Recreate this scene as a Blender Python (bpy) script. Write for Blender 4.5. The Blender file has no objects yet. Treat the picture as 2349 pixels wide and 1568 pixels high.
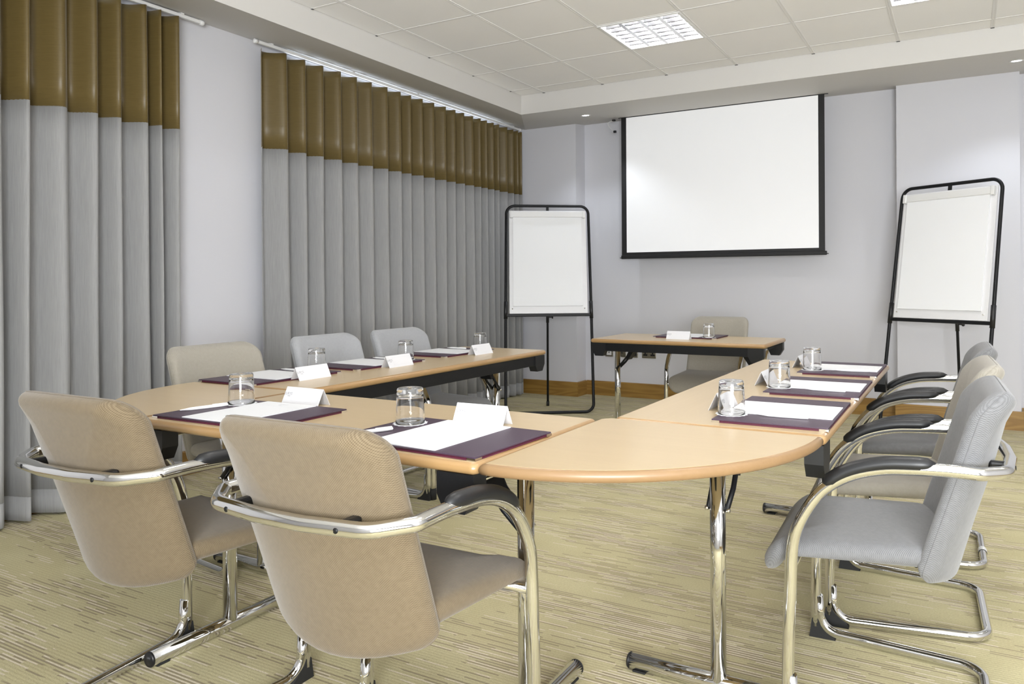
import bpy, bmesh, math, random
from mathutils import Vector, Matrix
random.seed(7)
SC = bpy.context.scene
COL = SC.collection
PI = math.pi

# ------------------------------------------------------------------ camera
cam_d = bpy.data.cameras.new('camera')
cam = bpy.data.objects.new('camera', cam_d); COL.objects.link(cam)
F_PX, W_PX = 1674.6, 2349.0
cam_d.sensor_fit = 'HORIZONTAL'; cam_d.sensor_width = 36.0
cam_d.lens = F_PX / W_PX * 36.0
cam_d.shift_x = -167.99 / W_PX
cam_d.shift_y = -137.49 / W_PX
cam_d.clip_start = 0.02
YAW, ROLL = 0.4796, -0.0053
fw = Vector((-math.sin(YAW), math.cos(YAW), 0.0))
rt = Vector((math.cos(YAW), math.sin(YAW), 0.0)); up = Vector((0, 0, 1))
r2 = rt * math.cos(ROLL) + up * math.sin(ROLL); u2 = -rt * math.sin(ROLL) + up * math.cos(ROLL)
M = Matrix((( r2.x, u2.x, -fw.x, 3.103), (r2.y, u2.y, -fw.y, -5.070), (r2.z, u2.z, -fw.z, 1.124), (0, 0, 0, 1)))
cam.matrix_world = M
SC.camera = cam

# ------------------------------------------------------------------ view, world
SC.view_settings.view_transform = 'Standard'
SC.view_settings.look = 'None'
SC.view_settings.gamma = 1.0
SC.view_settings.use_curve_mapping = False
SC.view_settings.exposure = 0.30
world = bpy.data.worlds.new('world'); SC.world = world; world.use_nodes = True
wb = world.node_tree.nodes['Background']
wb.inputs[0].default_value = (0.78, 0.88, 1.0, 1); wb.inputs[1].default_value = 7.0

TUBE_W = 50.0       # louvre luminaire emission
SPOT_W = 13.0       # downlight power (watt)

# added fill light: unseen soft panel behind the camera, aimed at the ceiling
def area(name, loc, aim, size, size_y, watt, col):
    d = bpy.data.lights.new(name, 'AREA'); d.shape = 'RECTANGLE'; d.size = size; d.size_y = size_y; d.energy = watt; d.color = col
    o = bpy.data.objects.new(name, d); COL.objects.link(o); o.location = loc
    o.rotation_euler = (Vector(aim) - Vector(loc)).to_track_quat('-Z', 'Y').to_euler(); return o
area('added_fill_up', (3.9, -6.3, 1.2), (2.2, -1.5, 3.6), 1.6, 1.2, 200, (.95, .98, 1.0))

# ------------------------------------------------------------------ room measures
X_WALL, X_LIP = -0.98, -0.226
Y_LIP, Y_PIL, Y_WALL = 0.172, 1.251, 1.445
X_RIGHT, Y_BACK = 5.60, -7.05
H, Z_LIP, Z_SOF = 2.703, 2.544, 2.70
TX, TY = 0.544, 0.516

# ------------------------------------------------------------------ node helpers
def new_mat(name):
    m = bpy.data.materials.new(name); m.use_nodes = True
    nt = m.node_tree; b = nt.nodes['Principled BSDF']
    return m, nt, b
def N(nt, kind, **kw):
    n = nt.nodes.new(kind)
    for k, v in kw.items(): setattr(n, k, v)
    return n
def L(nt, a, b): nt.links.new(a, b)
def math_n(nt, op, a, b=None, c=None, clamp=False):
    n = N(nt, 'ShaderNodeMath', operation=op); n.use_clamp = clamp
    for i, v in enumerate((a, b, c)):
        if v is None: continue
        if isinstance(v, (int, float)): n.inputs[i].default_value = v
        else: L(nt, v, n.inputs[i])
    return n.outputs[0]
def mixc(nt, fac, a, b):
    n = N(nt, 'ShaderNodeMix', data_type='RGBA')
    for sock, v in ((n.inputs[0], fac), (n.inputs[6], a), (n.inputs[7], b)):
        if isinstance(v, (int, float)): sock.default_value = v
        elif isinstance(v, tuple): sock.default_value = (*v, 1) if len(v) == 3 else v
        else: L(nt, v, sock)
    return n.outputs[2]
def coords(nt, scale=(1, 1, 1), loc=(0, 0, 0)):
    tc = N(nt, 'ShaderNodeTexCoord'); mp = N(nt, 'ShaderNodeMapping')
    mp.inputs['Scale'].default_value = scale; mp.inputs['Location'].default_value = loc
    L(nt, tc.outputs['Object'], mp.inputs[0]); return mp.outputs[0]
def noise(nt, vec, scale=5, detail=2, rough=.5, dist=0):
    n = N(nt, 'ShaderNodeTexNoise'); L(nt, vec, n.inputs['Vector'])
    n.inputs['Scale'].default_value = scale; n.inputs['Detail'].default_value = detail
    n.inputs['Roughness'].default_value = rough; n.inputs['Distortion'].default_value = dist
    return n.outputs['Fac']
def bump(nt, b, h, strength=.3, dist=.001):
    n = N(nt, 'ShaderNodeBump'); n.inputs['Strength'].default_value = strength; n.inputs['Distance'].default_value = dist
    L(nt, h, n.inputs['Height']); L(nt, n.outputs[0], b.inputs['Normal'])
def simple(name, col, rough=.5, metal=0, coat=0, spec=None):
    m, nt, b = new_mat(name)
    b.inputs['Base Color'].default_value = (*col, 1); b.inputs['Roughness'].default_value = rough
    b.inputs['Metallic'].default_value = metal
    if coat: b.inputs['Coat Weight'].default_value = coat; b.inputs['Coat Roughness'].default_value = .1
    if spec is not None: b.inputs['Specular IOR Level'].default_value = spec
    return m
def sep(nt, vec):
    s = N(nt, 'ShaderNodeSeparateXYZ'); L(nt, vec, s.inputs[0]); return s.outputs

def mottled(name, c1, c2, scale, rough, bscale=0, bstr=.1):
    m, nt, b = new_mat(name)
    v = coords(nt)
    L(nt, mixc(nt, noise(nt, v, scale, 4), c1, c2), b.inputs['Base Color'])
    b.inputs['Roughness'].default_value = rough
    if bscale: bump(nt, b, noise(nt, v, bscale, 3), bstr, .002)
    return m

M_WALL = mottled('wall_paint', (.66, .66, .705), (.70, .70, .74), 1.3, .75, 220, .05)
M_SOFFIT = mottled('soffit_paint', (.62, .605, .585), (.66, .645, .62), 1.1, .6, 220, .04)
M_TILE = mottled('ceiling_tile_board', (.885, .875, .875), (.925, .915, .915), 2.5, .9)
M_GRID = simple('grid_metal', (.80, .79, .785), .6)
M_BLACK = simple('black_plastic', (.008, .0085, .010), .40)
M_BLACKM = simple('black_powder_coat', (.007, .0075, .009), .45, spec=.3)
M_RUBBER = simple('black_rubber', (.012, .012, .012), .75)
M_CHROME = simple('chrome', (.74, .74, .73), .07, 1.0)
M_STEEL = simple('brushed_steel', (.45, .43, .38), .25, 1.0)
M_SILVER = simple('silver_corner', (.85, .84, .82), .18, 1.0)
M_WHITEP = simple('white_plastic', (.80, .80, .80), .35)
M_PAPER = simple('white_paper', (.88, .89, .91), .8)
M_CARD = simple('white_card', (.72, .72, .745), .6)
M_PADP = simple('pad_paper', (.76, .77, .79), .8)
M_INK = simple('grey_ink', (.30, .30, .32), .8)
M_INKL = simple('pale_grey_ink', (.60, .61, .63), .8)
M_BOARD = simple('white_board', (.80, .80, .82), .3)
M_SCREENB = simple('screen_black', (.010, .010, .011), .6)

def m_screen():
    m, nt, b = new_mat('screen_white_added_glow')
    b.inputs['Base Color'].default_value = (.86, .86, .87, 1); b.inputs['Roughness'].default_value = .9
    b.inputs['Emission Color'].default_value = (.95, .97, 1.0, 1); b.inputs['Emission Strength'].default_value = .17  # slight glow added to whiten the cloth, with no projector lighting it
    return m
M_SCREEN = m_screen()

def m_glass():
    m, nt, b = new_mat('clear_glass')
    b.inputs['Base Color'].default_value = (1, 1, 1, 1); b.inputs['Roughness'].default_value = 0.0
    b.inputs['Transmission Weight'].default_value = 1.0; b.inputs['IOR'].default_value = 1.46
    return m
M_GLASS = m_glass()
def m_emit(name, col, s):
    m, nt, b = new_mat(name)
    b.inputs['Base Color'].default_value = (.8, .8, .8, 1)
    b.inputs['Emission Color'].default_value = (*col, 1); b.inputs['Emission Strength'].default_value = s
    return m
M_TUBE = m_emit('fluorescent_tube', (1.0, .975, .955), TUBE_W)
M_LED = m_emit('downlight_lens', (.90, .94, 1.0), 30)
M_BLADE = simple('louvre_cross_blade', (.035, .036, .040), .35)
M_LOUVRE = simple('bright_louvre', (.86, .87, .90), .22, .75)

def m_carpet():
    m, nt, b = new_mat('carpet')
    v = coords(nt); s = sep(nt, v)
    ROW, CELL = .0125, .12
    row = math_n(nt, 'FLOOR', math_n(nt, 'DIVIDE', s[1], ROW))
    wn = N(nt, 'ShaderNodeTexWhiteNoise', noise_dimensions='1D'); L(nt, row, wn.inputs['W'])
    off = math_n(nt, 'MULTIPLY', wn.outputs['Value'], .37)
    cx = math_n(nt, 'FLOOR', math_n(nt, 'DIVIDE', math_n(nt, 'ADD', s[0], off), CELL))
    cmb = N(nt, 'ShaderNodeCombineXYZ'); L(nt, cx, cmb.inputs[0]); L(nt, row, cmb.inputs[1])
    w2 = N(nt, 'ShaderNodeTexWhiteNoise', noise_dimensions='2D'); L(nt, cmb.outputs[0], w2.inputs['Vector'])
    rnd = w2.outputs['Value']
    # broad wandering bands
    big = noise(nt, coords(nt, (.55, .8, 1)), 1.0, 2, .5)
    wv = math_n(nt, 'SINE', math_n(nt, 'ADD', math_n(nt, 'MULTIPLY', s[1], 2 * PI / .27), math_n(nt, 'MULTIPLY', big, 21)))
    patch = noise(nt, coords(nt, (1.1, 1.6, 1), (3, 1, 0)), 1.0, 2, .5)
    band = math_n(nt, 'ADD', math_n(nt, 'MULTIPLY', wv, .30), math_n(nt, 'MULTIPLY', math_n(nt, 'SUBTRACT', patch, .22), 1.5), clamp=True)
    # within one row: dark line at one side, pale line beside it
    fy = math_n(nt, 'FRACT', math_n(nt, 'DIVIDE', s[1], ROW))
    ln_d = math_n(nt, 'LESS_THAN', math_n(nt, 'ABSOLUTE', math_n(nt, 'SUBTRACT', fy, .30)), .23)
    ln_p = math_n(nt, 'LESS_THAN', math_n(nt, 'ABSOLUTE', math_n(nt, 'SUBTRACT', fy, .78)), .20)
    dk = math_n(nt, 'LESS_THAN', rnd, math_n(nt, 'MULTIPLY', band, .80))
    pl = math_n(nt, 'LESS_THAN', math_n(nt, 'FRACT', math_n(nt, 'MULTIPLY', rnd, 7.13)), math_n(nt, 'ADD', math_n(nt, 'MULTIPLY', band, .55), .04))
    fine = noise(nt, coords(nt, (150, 300, 150)), 1.0, 3, .75)
    blotch = noise(nt, coords(nt, (1.2, 2.2, 1)), 3.0, 3)
    base = mixc(nt, blotch, (.53, .478, .270), (.68, .635, .405))
    base = mixc(nt, math_n(nt, 'MULTIPLY', band, .30), base, (.36, .295, .185))
    midline = math_n(nt, 'MULTIPLY', ln_d, .10)
    base = mixc(nt, midline, base, (.42, .35, .24))
    c = mixc(nt, math_n(nt, 'MULTIPLY', math_n(nt, 'MULTIPLY', dk, ln_d), .58), base, (.20, .15, .125))
    c = mixc(nt, math_n(nt, 'MULTIPLY', math_n(nt, 'MULTIPLY', pl, ln_p), .85), c, (.78, .70, .58))
    c = mixc(nt, math_n(nt, 'MULTIPLY', math_n(nt, 'SUBTRACT', fine, .38), 1.5, clamp=True), c, (.30, .25, .15))
    L(nt, c, b.inputs['Base Color']); b.inputs['Roughness'].default_value = .97
    b.inputs['Specular IOR Level'].default_value = .1
    h = math_n(nt, 'ADD', math_n(nt, 'MULTIPLY', math_n(nt, 'SINE', math_n(nt, 'MULTIPLY', fy, 6.283)), .12), fine)
    bump(nt, b, h, .55, .003)
    return m
M_CARPET = m_carpet()

def m_wood(name, c1, c2, c3, lengthwise=0, gscale=1.0, rough=.35, coat=.25, rings=False):
    m, nt, b = new_mat(name)
    sc = [22 * gscale] * 3; sc[lengthwise] = 1.1 * gscale
    v = coords(nt, tuple(sc))
    g = noise(nt, v, 1.0, 5, .62, .4)
    fine = [160 * gscale] * 3; fine[lengthwise] = 6 * gscale
    g2 = noise(nt, coords(nt, tuple(fine)), 1.0, 3, .6)
    c = mixc(nt, g, c1, c2)
    if rings:
        sr = [9, 9, 9]; sr[lengthwise] = .9
        vv = coords(nt, tuple(sr)); n0 = noise(nt, vv, .7, 2, .5, .2)
        w = math_n(nt, 'SINE', math_n(nt, 'MULTIPLY', n0, 70))
        c = mixc(nt, math_n(nt, 'MULTIPLY', math_n(nt, 'ADD', w, 1), .30), c, c3)
    c = mixc(nt, math_n(nt, 'MULTIPLY', g2, .35), c, c3)
    L(nt, c, b.inputs['Base Color']); b.inputs['Roughness'].default_value = rough
    b.inputs['Coat Weight'].default_value = coat; b.inputs['Coat Roughness'].default_value = .18
    bump(nt, b, g2, .04, .001)
    return m
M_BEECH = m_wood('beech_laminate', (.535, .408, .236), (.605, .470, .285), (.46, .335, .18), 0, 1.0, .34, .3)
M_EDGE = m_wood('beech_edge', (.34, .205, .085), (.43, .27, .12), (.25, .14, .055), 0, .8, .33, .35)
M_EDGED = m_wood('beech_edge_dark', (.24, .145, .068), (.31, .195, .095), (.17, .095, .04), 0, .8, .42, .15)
M_OAKX = m_wood('oak_skirting', (.34, .195, .045), (.43, .26, .065), (.20, .10, .018), 0, .7, .38, .3, True)
M_OAKY = m_wood('oak_skirting_side', (.34, .195, .045), (.43, .26, .065), (.20, .10, .018), 1, .7, .38, .3, True)

def m_fabric(name, c1, c2):
    m, nt, b = new_mat(name)
    v = coords(nt); tc = N(nt, 'ShaderNodeTexCoord'); s = sep(nt, tc.outputs['UV'])
    yz = s[1]
    k = 2 * PI / .0045
    a = math_n(nt, 'SINE', math_n(nt, 'MULTIPLY', s[0], k))
    c = math_n(nt, 'SINE', math_n(nt, 'MULTIPLY', yz, k))
    w = math_n(nt, 'MULTIPLY_ADD', math_n(nt, 'MULTIPLY', a, c), .5, .5)
    n0 = noise(nt, v, 90, 3)
    f = math_n(nt, 'ADD', math_n(nt, 'MULTIPLY', w, .65), math_n(nt, 'MULTIPLY', n0, .35), clamp=True)
    L(nt, mixc(nt, f, c1, c2), b.inputs['Base Color'])
    b.inputs['Roughness'].default_value = .9; b.inputs['Sheen Weight'].default_value = .25
    b.inputs['Sheen Roughness'].default_value = .5; b.inputs['Specular IOR Level'].default_value = .2
    bump(nt, b, w, .35, .0009)
    return m
FAB = dict(
    tan=m_fabric('tan_fabric', (.085, .061, .033), (.225, .176, .113)),
    beige=m_fabric('beige_fabric', (.24, .22, .18), (.385, .36, .31)),
    grey=m_fabric('grey_fabric', (.10, .099, .102), (.25, .254, .262)),
    pale=m_fabric('pale_grey_fabric', (.27, .275, .285), (.42, .43, .445)),
)
def m_curtain(name, c1, c2, c3, axis_v, rough, sheen):
    m, nt, b = new_mat(name)
    sc = (260, 260, 9) if axis_v else (14, 14, 420)
    n0 = noise(nt, coords(nt, sc), 1.0, 3, .65)
    n1 = noise(nt, coords(nt, (60, 60, 2.2) if axis_v else (3, 3, 90)), 1.0, 3, .6)
    c = mixc(nt, n0, c1, c2)
    c = mixc(nt, math_n(nt, 'MULTIPLY', n1, .5), c, c3)
    L(nt, c, b.inputs['Base Color']); b.inputs['Roughness'].default_value = rough
    b.inputs['Sheen Weight'].default_value = sheen; b.inputs['Sheen Roughness'].default_value = .35
    bump(nt, b, n0, .25, .0008)
    return m
M_GOLD = m_curtain('gold_satin', (.098, .067, .018), (.185, .134, .048), (.135, .094, .029), False, .42, .3)
M_LINEN = m_curtain('grey_linen', (.235, .235, .235), (.43, .43, .43), (.30, .30, .30), True, .85, .3)
M_PURPLE = mottled('purple_leather', (.040, .022, .042), (.062, .036, .062), 300, .42, 900, .3)
M_MAROON = simple('maroon_lining', (.085, .012, .03), .5)

# ------------------------------------------------------------------ mesh helpers
class MB:
    def __init__(s): s.v, s.f, s.sm, s.uv = [], [], [], {}
    def add(s, vs, fs, smooth=False):
        o = len(s.v); s.v += [tuple(p) for p in vs]; s.f += [tuple(i + o for i in q) for q in fs]; s.sm += [smooth] * len(fs)
        return s
    def box(s, x0, x1, y0, y1, z0, z1, bev=0):
        if bev <= 0:
            vs = [(x, y, z) for z in (z0, z1) for x, y in ((x0, y0), (x1, y0), (x1, y1), (x0, y1))]
            return s.add(vs, [(0, 3, 2, 1), (4, 5, 6, 7), (0, 1, 5, 4), (1, 2, 6, 5), (2, 3, 7, 6), (3, 0, 4, 7)])
        bm = bmesh.new(); bmesh.ops.create_cube(bm, size=1)
        for q in bm.verts: q.co = Vector(((x0 + x1) / 2 + q.co.x * (x1 - x0), (y0 + y1) / 2 + q.co.y * (y1 - y0), (z0 + z1) / 2 + q.co.z * (z1 - z0)))
        bmesh.ops.bevel(bm, geom=bm.edges[:], offset=bev, segments=2, profile=.5, affect='EDGES')
        bm.verts.index_update()
        s.add([q.co[:] for q in bm.verts], [[q.index for q in f.verts] for f in bm.faces]); bm.free(); return s
    def prism(s, poly, fn0, fn1):
        """poly of (a,b); fn0/fn1 map (a,b) to 3-D for the two caps"""
        n = len(poly); vs = [fn0(*p) for p in poly] + [fn1(*p) for p in poly]
        fs = [tuple(range(n))[::-1], tuple(range(n, 2 * n))] + [(i, (i + 1) % n, n + (i + 1) % n, n + i) for i in range(n)]
        return s.add(vs, fs)
    def tube(s, pts, r, n=12, closed=False, caps=True, flat=None):
        pts = [Vector(p) for p in pts]; m = len(pts)
        tans = []
        for i in range(m):
            a = pts[(i - 1) % m] if (closed or i > 0) else pts[i]
            b = pts[(i + 1) % m] if (closed or i < m - 1) else pts[i]
            tans.append((b - a).normalized())
        ref = Vector((0, 0, 1)) if abs(tans[0].z) < .9 else Vector((1, 0, 0))
        nrm = (ref - tans[0] * ref.dot(tans[0])).normalized(); vs = []
        rr = r if isinstance(r, (list, tuple)) else [r] * m
        for i in range(m):
            if i: nrm = (nrm - tans[i] * nrm.dot(tans[i])).normalized()
            bn = tans[i].cross(nrm)
            for k in range(n):
                a = 2 * PI * k / n
                vs.append(pts[i] + nrm * (math.cos(a) * rr[i]) + bn * (math.sin(a) * rr[i]))
        fs = []
        for i in range(m if closed else m - 1):
            j = (i + 1) % m
            for k in range(n): fs.append((i * n + k, i * n + (k + 1) % n, j * n + (k + 1) % n, j * n + k))
        s.add(vs, fs, True)
        if caps and not closed:
            o = len(s.v) - len(vs)
            s.f.append(tuple(o + k for k in range(n))[::-1]); s.sm.append(False)
            s.f.append(tuple(o + (m - 1) * n + k for k in range(n))); s.sm.append(False)
        return s
    def lathe(s, prof, n=32, c=(0, 0, 0), axis='z', smooth=True):
        vs = []; m = len(prof)
        for rad, h in prof:
            for k in range(n):
                a = 2 * PI * k / n; p = (rad * math.cos(a), rad * math.sin(a), h)
                if axis == 'y': p = (p[0], p[2], p[1])
                if axis == 'x': p = (p[2], p[0], p[1])
                vs.append((p[0] + c[0], p[1] + c[1], p[2] + c[2]))
        fs = [(i * n + k, i * n + (k + 1) % n, (i + 1) * n + (k + 1) % n, (i + 1) * n + k) for i in range(m - 1) for k in range(n)]
        return s.add(vs, fs, smooth)
    def cushion(s, outline, centre, fmap, ht, hb):
        F = [1, .996, .982, .958, .925, .88, .72, .5, .25]
        n = len(outline); vs = []; fs = []; uvs = []
        def ring(f, h):
            for a, b in outline:
                p = (centre[0] + (a - centre[0]) * f, centre[1] + (b - centre[1]) * f)
                vs.append(fmap(p[0], p[1], h)); uvs.append(p)
        def hh(f):
            e = max(0.0, (f - .88) / .12)
            return math.sqrt(max(0, 1 - e * e)) * (1 - .18 * min(f, .88) ** 2)
        for f in F[::-1]: ring(f, -hb * hh(f) if f < 1 else 0)
        for f in F[1:]: ring(f, ht * hh(f))
        R = 2 * len(F) - 1
        for i in range(R - 1):
            for k in range(n): fs.append((i * n + k, i * n + (k + 1) % n, (i + 1) * n + (k + 1) % n, (i + 1) * n + k))
        c0 = len(vs); vs.append(fmap(centre[0], centre[1], -hb)); vs.append(fmap(centre[0], centre[1], ht)); uvs += [centre, centre]
        for k in range(n):
            fs.append((c0, (k + 1) % n, k)); fs.append((c0 + 1, (R - 1) * n + k, (R - 1) * n + (k + 1) % n))
        o = len(s.v)
        for i, q in enumerate(uvs): s.uv[o + i] = q
        return s.add(vs, fs, True)
    def sweep(s, path, prof, closed=True, smooth=True):
        """path: 2-D outline (ccw); prof: (outward, z) points; outline offset by mitred normals"""
        n = len(path); nor = []
        for i in range(n):
            p0 = Vector(path[(i - 1) % n] if closed or i else path[i]); p1 = Vector(path[i]); p2 = Vector(path[(i + 1) % n] if closed or i < n - 1 else path[i])
            a = (p1 - p0); b = (p2 - p1)
            a = a.normalized() if a.length > 1e-9 else b.normalized(); b = b.normalized() if b.length > 1e-9 else a
            na = Vector((a.y, -a.x)); nb = Vector((b.y, -b.x)); q = (na + nb)
            q = q.normalized(); nor.append(q / max(.35, q.dot(na)))
        vs = []; m = len(prof)
        for i in range(n):
            for d, z in prof: vs.append((path[i][0] + nor[i].x * d, path[i][1] + nor[i].y * d, z))
        fs = [(i * m + k, ((i + 1) % n) * m + k, ((i + 1) % n) * m + k + 1, i * m + k + 1) for i in range(n if closed else n - 1) for k in range(m - 1)]
        return s.add(vs, fs, smooth)
    def mesh(s, name, mat):
        me = bpy.data.meshes.new(name); me.from_pydata(s.v, [], s.f); me.update()
        if mat: me.materials.append(mat)
        me.polygons.foreach_set('use_smooth', s.sm)
        if s.uv:
            ul = me.uv_layers.new(name='cloth')
            for lp in me.loops: ul.data[lp.index].uv = s.uv.get(lp.vertex_index, (0, 0))
        bm = bmesh.new(); bm.from_mesh(me); bmesh.ops.recalc_face_normals(bm, faces=bm.faces[:]); bm.to_mesh(me); bm.free()
        return me
    def build(s, name, mat, parent=None, **kw):
        o = bpy.data.objects.new(name, s.mesh(name, mat)); COL.objects.link(o)
        if parent is not None: o.parent = parent
        for k, v in kw.items(): o[k] = v
        return o

def fillet(pts, rad, seg=8, closed=False):
    pts = [Vector(p) for p in pts]; out = []; n = len(pts)
    for i, p in enumerate(pts):
        if not closed and i in (0, n - 1): out.append(p); continue
        a = pts[(i - 1) % n]; b = pts[(i + 1) % n]
        u = (a - p); w = (b - p); r = rad[i] if isinstance(rad, (list, tuple)) else rad
        if r <= 0: out.append(p); continue
        ang = u.angle(w); t = min(r / math.tan(ang / 2), u.length * .49, w.length * .49); r = t * math.tan(ang / 2)
        u.normalize(); w.normalize(); c = p + (u + w).normalized() * (r / math.sin(ang / 2))
        s0 = p + u * t - c; s1 = p + w * t - c; th = s0.angle(s1)
        for k in range(seg + 1):
            q = k / seg
            out.append(c + (s0 * math.sin((1 - q) * th) + s1 * math.sin(q * th)) / math.sin(th))
    return out
def smoothcurve(pts, k=4):
    P = [Vector(p) for p in pts]; out = []
    for i in range(len(P) - 1):
        p0 = P[max(i - 1, 0)]; p1 = P[i]; p2 = P[i + 1]; p3 = P[min(i + 2, len(P) - 1)]
        for j in range(k):
            t = j / k
            out.append(.5 * ((2 * p1) + (p2 - p0) * t + (2 * p0 - 5 * p1 + 4 * p2 - p3) * t * t + (3 * p1 - p0 - 3 * p2 + p3) * t ** 3))
    out.append(P[-1]); return out
def rrect(x0, x1, y0, y1, r, seg=6):
    rs = r if isinstance(r, (list, tuple)) else [r] * 4; out = []
    for (cx, cy, a0), q in zip(((x1 - rs[0], y1 - rs[0], 0), (x0 + rs[1], y1 - rs[1], 90), (x0 + rs[2], y0 + rs[2], 180), (x1 - rs[3], y0 + rs[3], 270)), rs):
        for k in range(seg + 1):
            a = math.radians(a0 + 90 * k / seg); out.append((cx + q * math.cos(a), cy + q * math.sin(a)))
    return out
def thing(name, label, cat, loc=(0, 0, 0), rz=0.0, group=None):
    o = bpy.data.objects.new(name, None); COL.objects.link(o); o.empty_display_size = .1
    o.location = loc; o.rotation_euler = (0, 0, rz); o['label'] = label; o['category'] = cat
    if group: o['group'] = group
    return o
def tag(o, label, cat, group=None):
    o['label'] = label; o['category'] = cat
    if group: o['group'] = group
    return o
def copy_tree(o, parent=None):
    c = o.copy(); COL.objects.link(c); c.parent = parent
    for ch in list(o.children): copy_tree(ch, c)
    return c

# ================================================================== SETTING
MB().box(-1.15, X_RIGHT + .1, Y_BACK - .1, Y_WALL + .15, -.12, 0).build('floor', M_CARPET, kind='structure')
# left wall with two window openings behind the curtains
WIN = [(-4.60, -2.75), (-1.62, .92)]; WZ0, WZ1 = .85, 2.68
mb = MB(); ys = [Y_BACK] + [q for w in WIN for q in w] + [Y_WALL + .15]
for i in range(0, len(ys), 2): mb.box(X_WALL - .16, X_WALL, ys[i], ys[i + 1], 0, 2.9)
for a, b in WIN: mb.box(X_WALL - .16, X_WALL, a, b, 0, WZ0); mb.box(X_WALL - .16, X_WALL, a, b, WZ1, 2.9)
mb.build('wall_left', M_WALL, kind='structure')
for i, (a, b) in enumerate(WIN):
    w = MB(); xf0, xf1 = X_WALL - .12, X_WALL - .07; t = .05
    w.box(xf0, xf1, a, b, WZ0, WZ0 + t); w.box(xf0, xf1, a, b, WZ1 - t, WZ1)
    for y in (a, (a + b) / 2 - t / 2, b - t): w.box(xf0, xf1, y, y + t, WZ0 + t, WZ1 - t)
    wo = w.build('window_%d' % (i + 1), M_WHITEP, kind='structure')
    for y0, y1 in ((a + t, (a + b) / 2 - t / 2), ((a + b) / 2 + t / 2, b - t)):
        MB().box(X_WALL - .098, X_WALL - .092, y0, y1, WZ0 + t, WZ1 - t).build('pane', M_GLASS, wo)
MB().box(X_WALL - .16, X_RIGHT + .15, Y_WALL, Y_WALL + .15, 0, 2.9).build('wall_front', M_WALL, kind='structure')
MB().box(X_RIGHT, X_RIGHT + .15, Y_BACK, Y_WALL, 0, 2.9).build('wall_right', M_WALL, kind='structure')
MB().box(X_WALL - .16, X_RIGHT + .15, Y_BACK - .15, Y_BACK, 0, 2.9).build('wall_back', M_WALL, kind='structure')
MB().box(X_WALL, -.283, Y_PIL, Y_WALL, 0, 2.72).build('trim_1', M_WALL, kind='structure')      # left pilaster
MB().box(2.622, 3.471, Y_PIL, Y_WALL, 0, 2.72).build('trim_2', M_WALL, kind='structure')       # right pilaster
# bulkheads with their raking soffits
def hull(name, bot, ztop, mat):
    n = len(bot); vs = list(bot) + [(p[0], p[1], ztop) for p in bot]
    return MB().add(vs, [tuple(range(n))[::-1], tuple(range(n, 2 * n))] + [(i, (i + 1) % n, n + (i + 1) % n, n + i) for i in range(n)]).build(name, mat, kind='structure')
hull('trim_3', [(X_WALL, Y_BACK, Z_SOF), (X_LIP, Y_BACK, Z_LIP), (X_LIP, Y_LIP, Z_LIP), (X_WALL, Y_WALL, Z_SOF)], 2.86, M_SOFFIT)
hull('trim_4', [(X_WALL, Y_WALL, Z_SOF), (X_LIP, Y_LIP, Z_LIP), (X_RIGHT, Y_LIP, Z_LIP), (X_RIGHT, Y_WALL, Z_SOF)], 2.86, M_SOFFIT)
# skirting
HS, PS = .142, .016
def skirt_x(name, x0, x1, y):
    MB().prism([(0, 0), (PS, 0), (PS, HS - .006), (PS - .005, HS), (0, HS)], lambda a, b: (x0, y - a, b), lambda a, b: (x1, y - a, b)).build(name, M_OAKX, kind='structure')
def skirt_y(name, y0, y1, x, sgn):
    MB().prism([(0, 0), (PS, 0), (PS, HS - .006), (PS - .005, HS), (0, HS)], lambda a, b: (x + sgn * a, y0, b), lambda a, b: (x + sgn * a, y1, b)).build(name, M_OAKY, kind='structure')
skirt_x('baseboard_front_1', X_WALL, -.283 + PS, Y_PIL)
skirt_y('baseboard_front_2', Y_PIL, Y_WALL - PS, -.283, 1)
skirt_x('baseboard_front_3', -.283 + PS, 2.622 - PS, Y_WALL)
skirt_y('baseboard_front_4', Y_PIL, Y_WALL - PS, 2.622, -1)
skirt_x('baseboard_front_5', 2.622 - PS, 3.471 + PS, Y_PIL)
skirt_x('baseboard_front_6', 3.471 + PS, X_RIGHT, Y_WALL)
skirt_y('baseboard_left', Y_BACK, Y_PIL - PS, X_WALL, 1)
skirt_y('baseboard_right', Y_BACK, Y_WALL - PS, X_RIGHT, -1)

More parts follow.
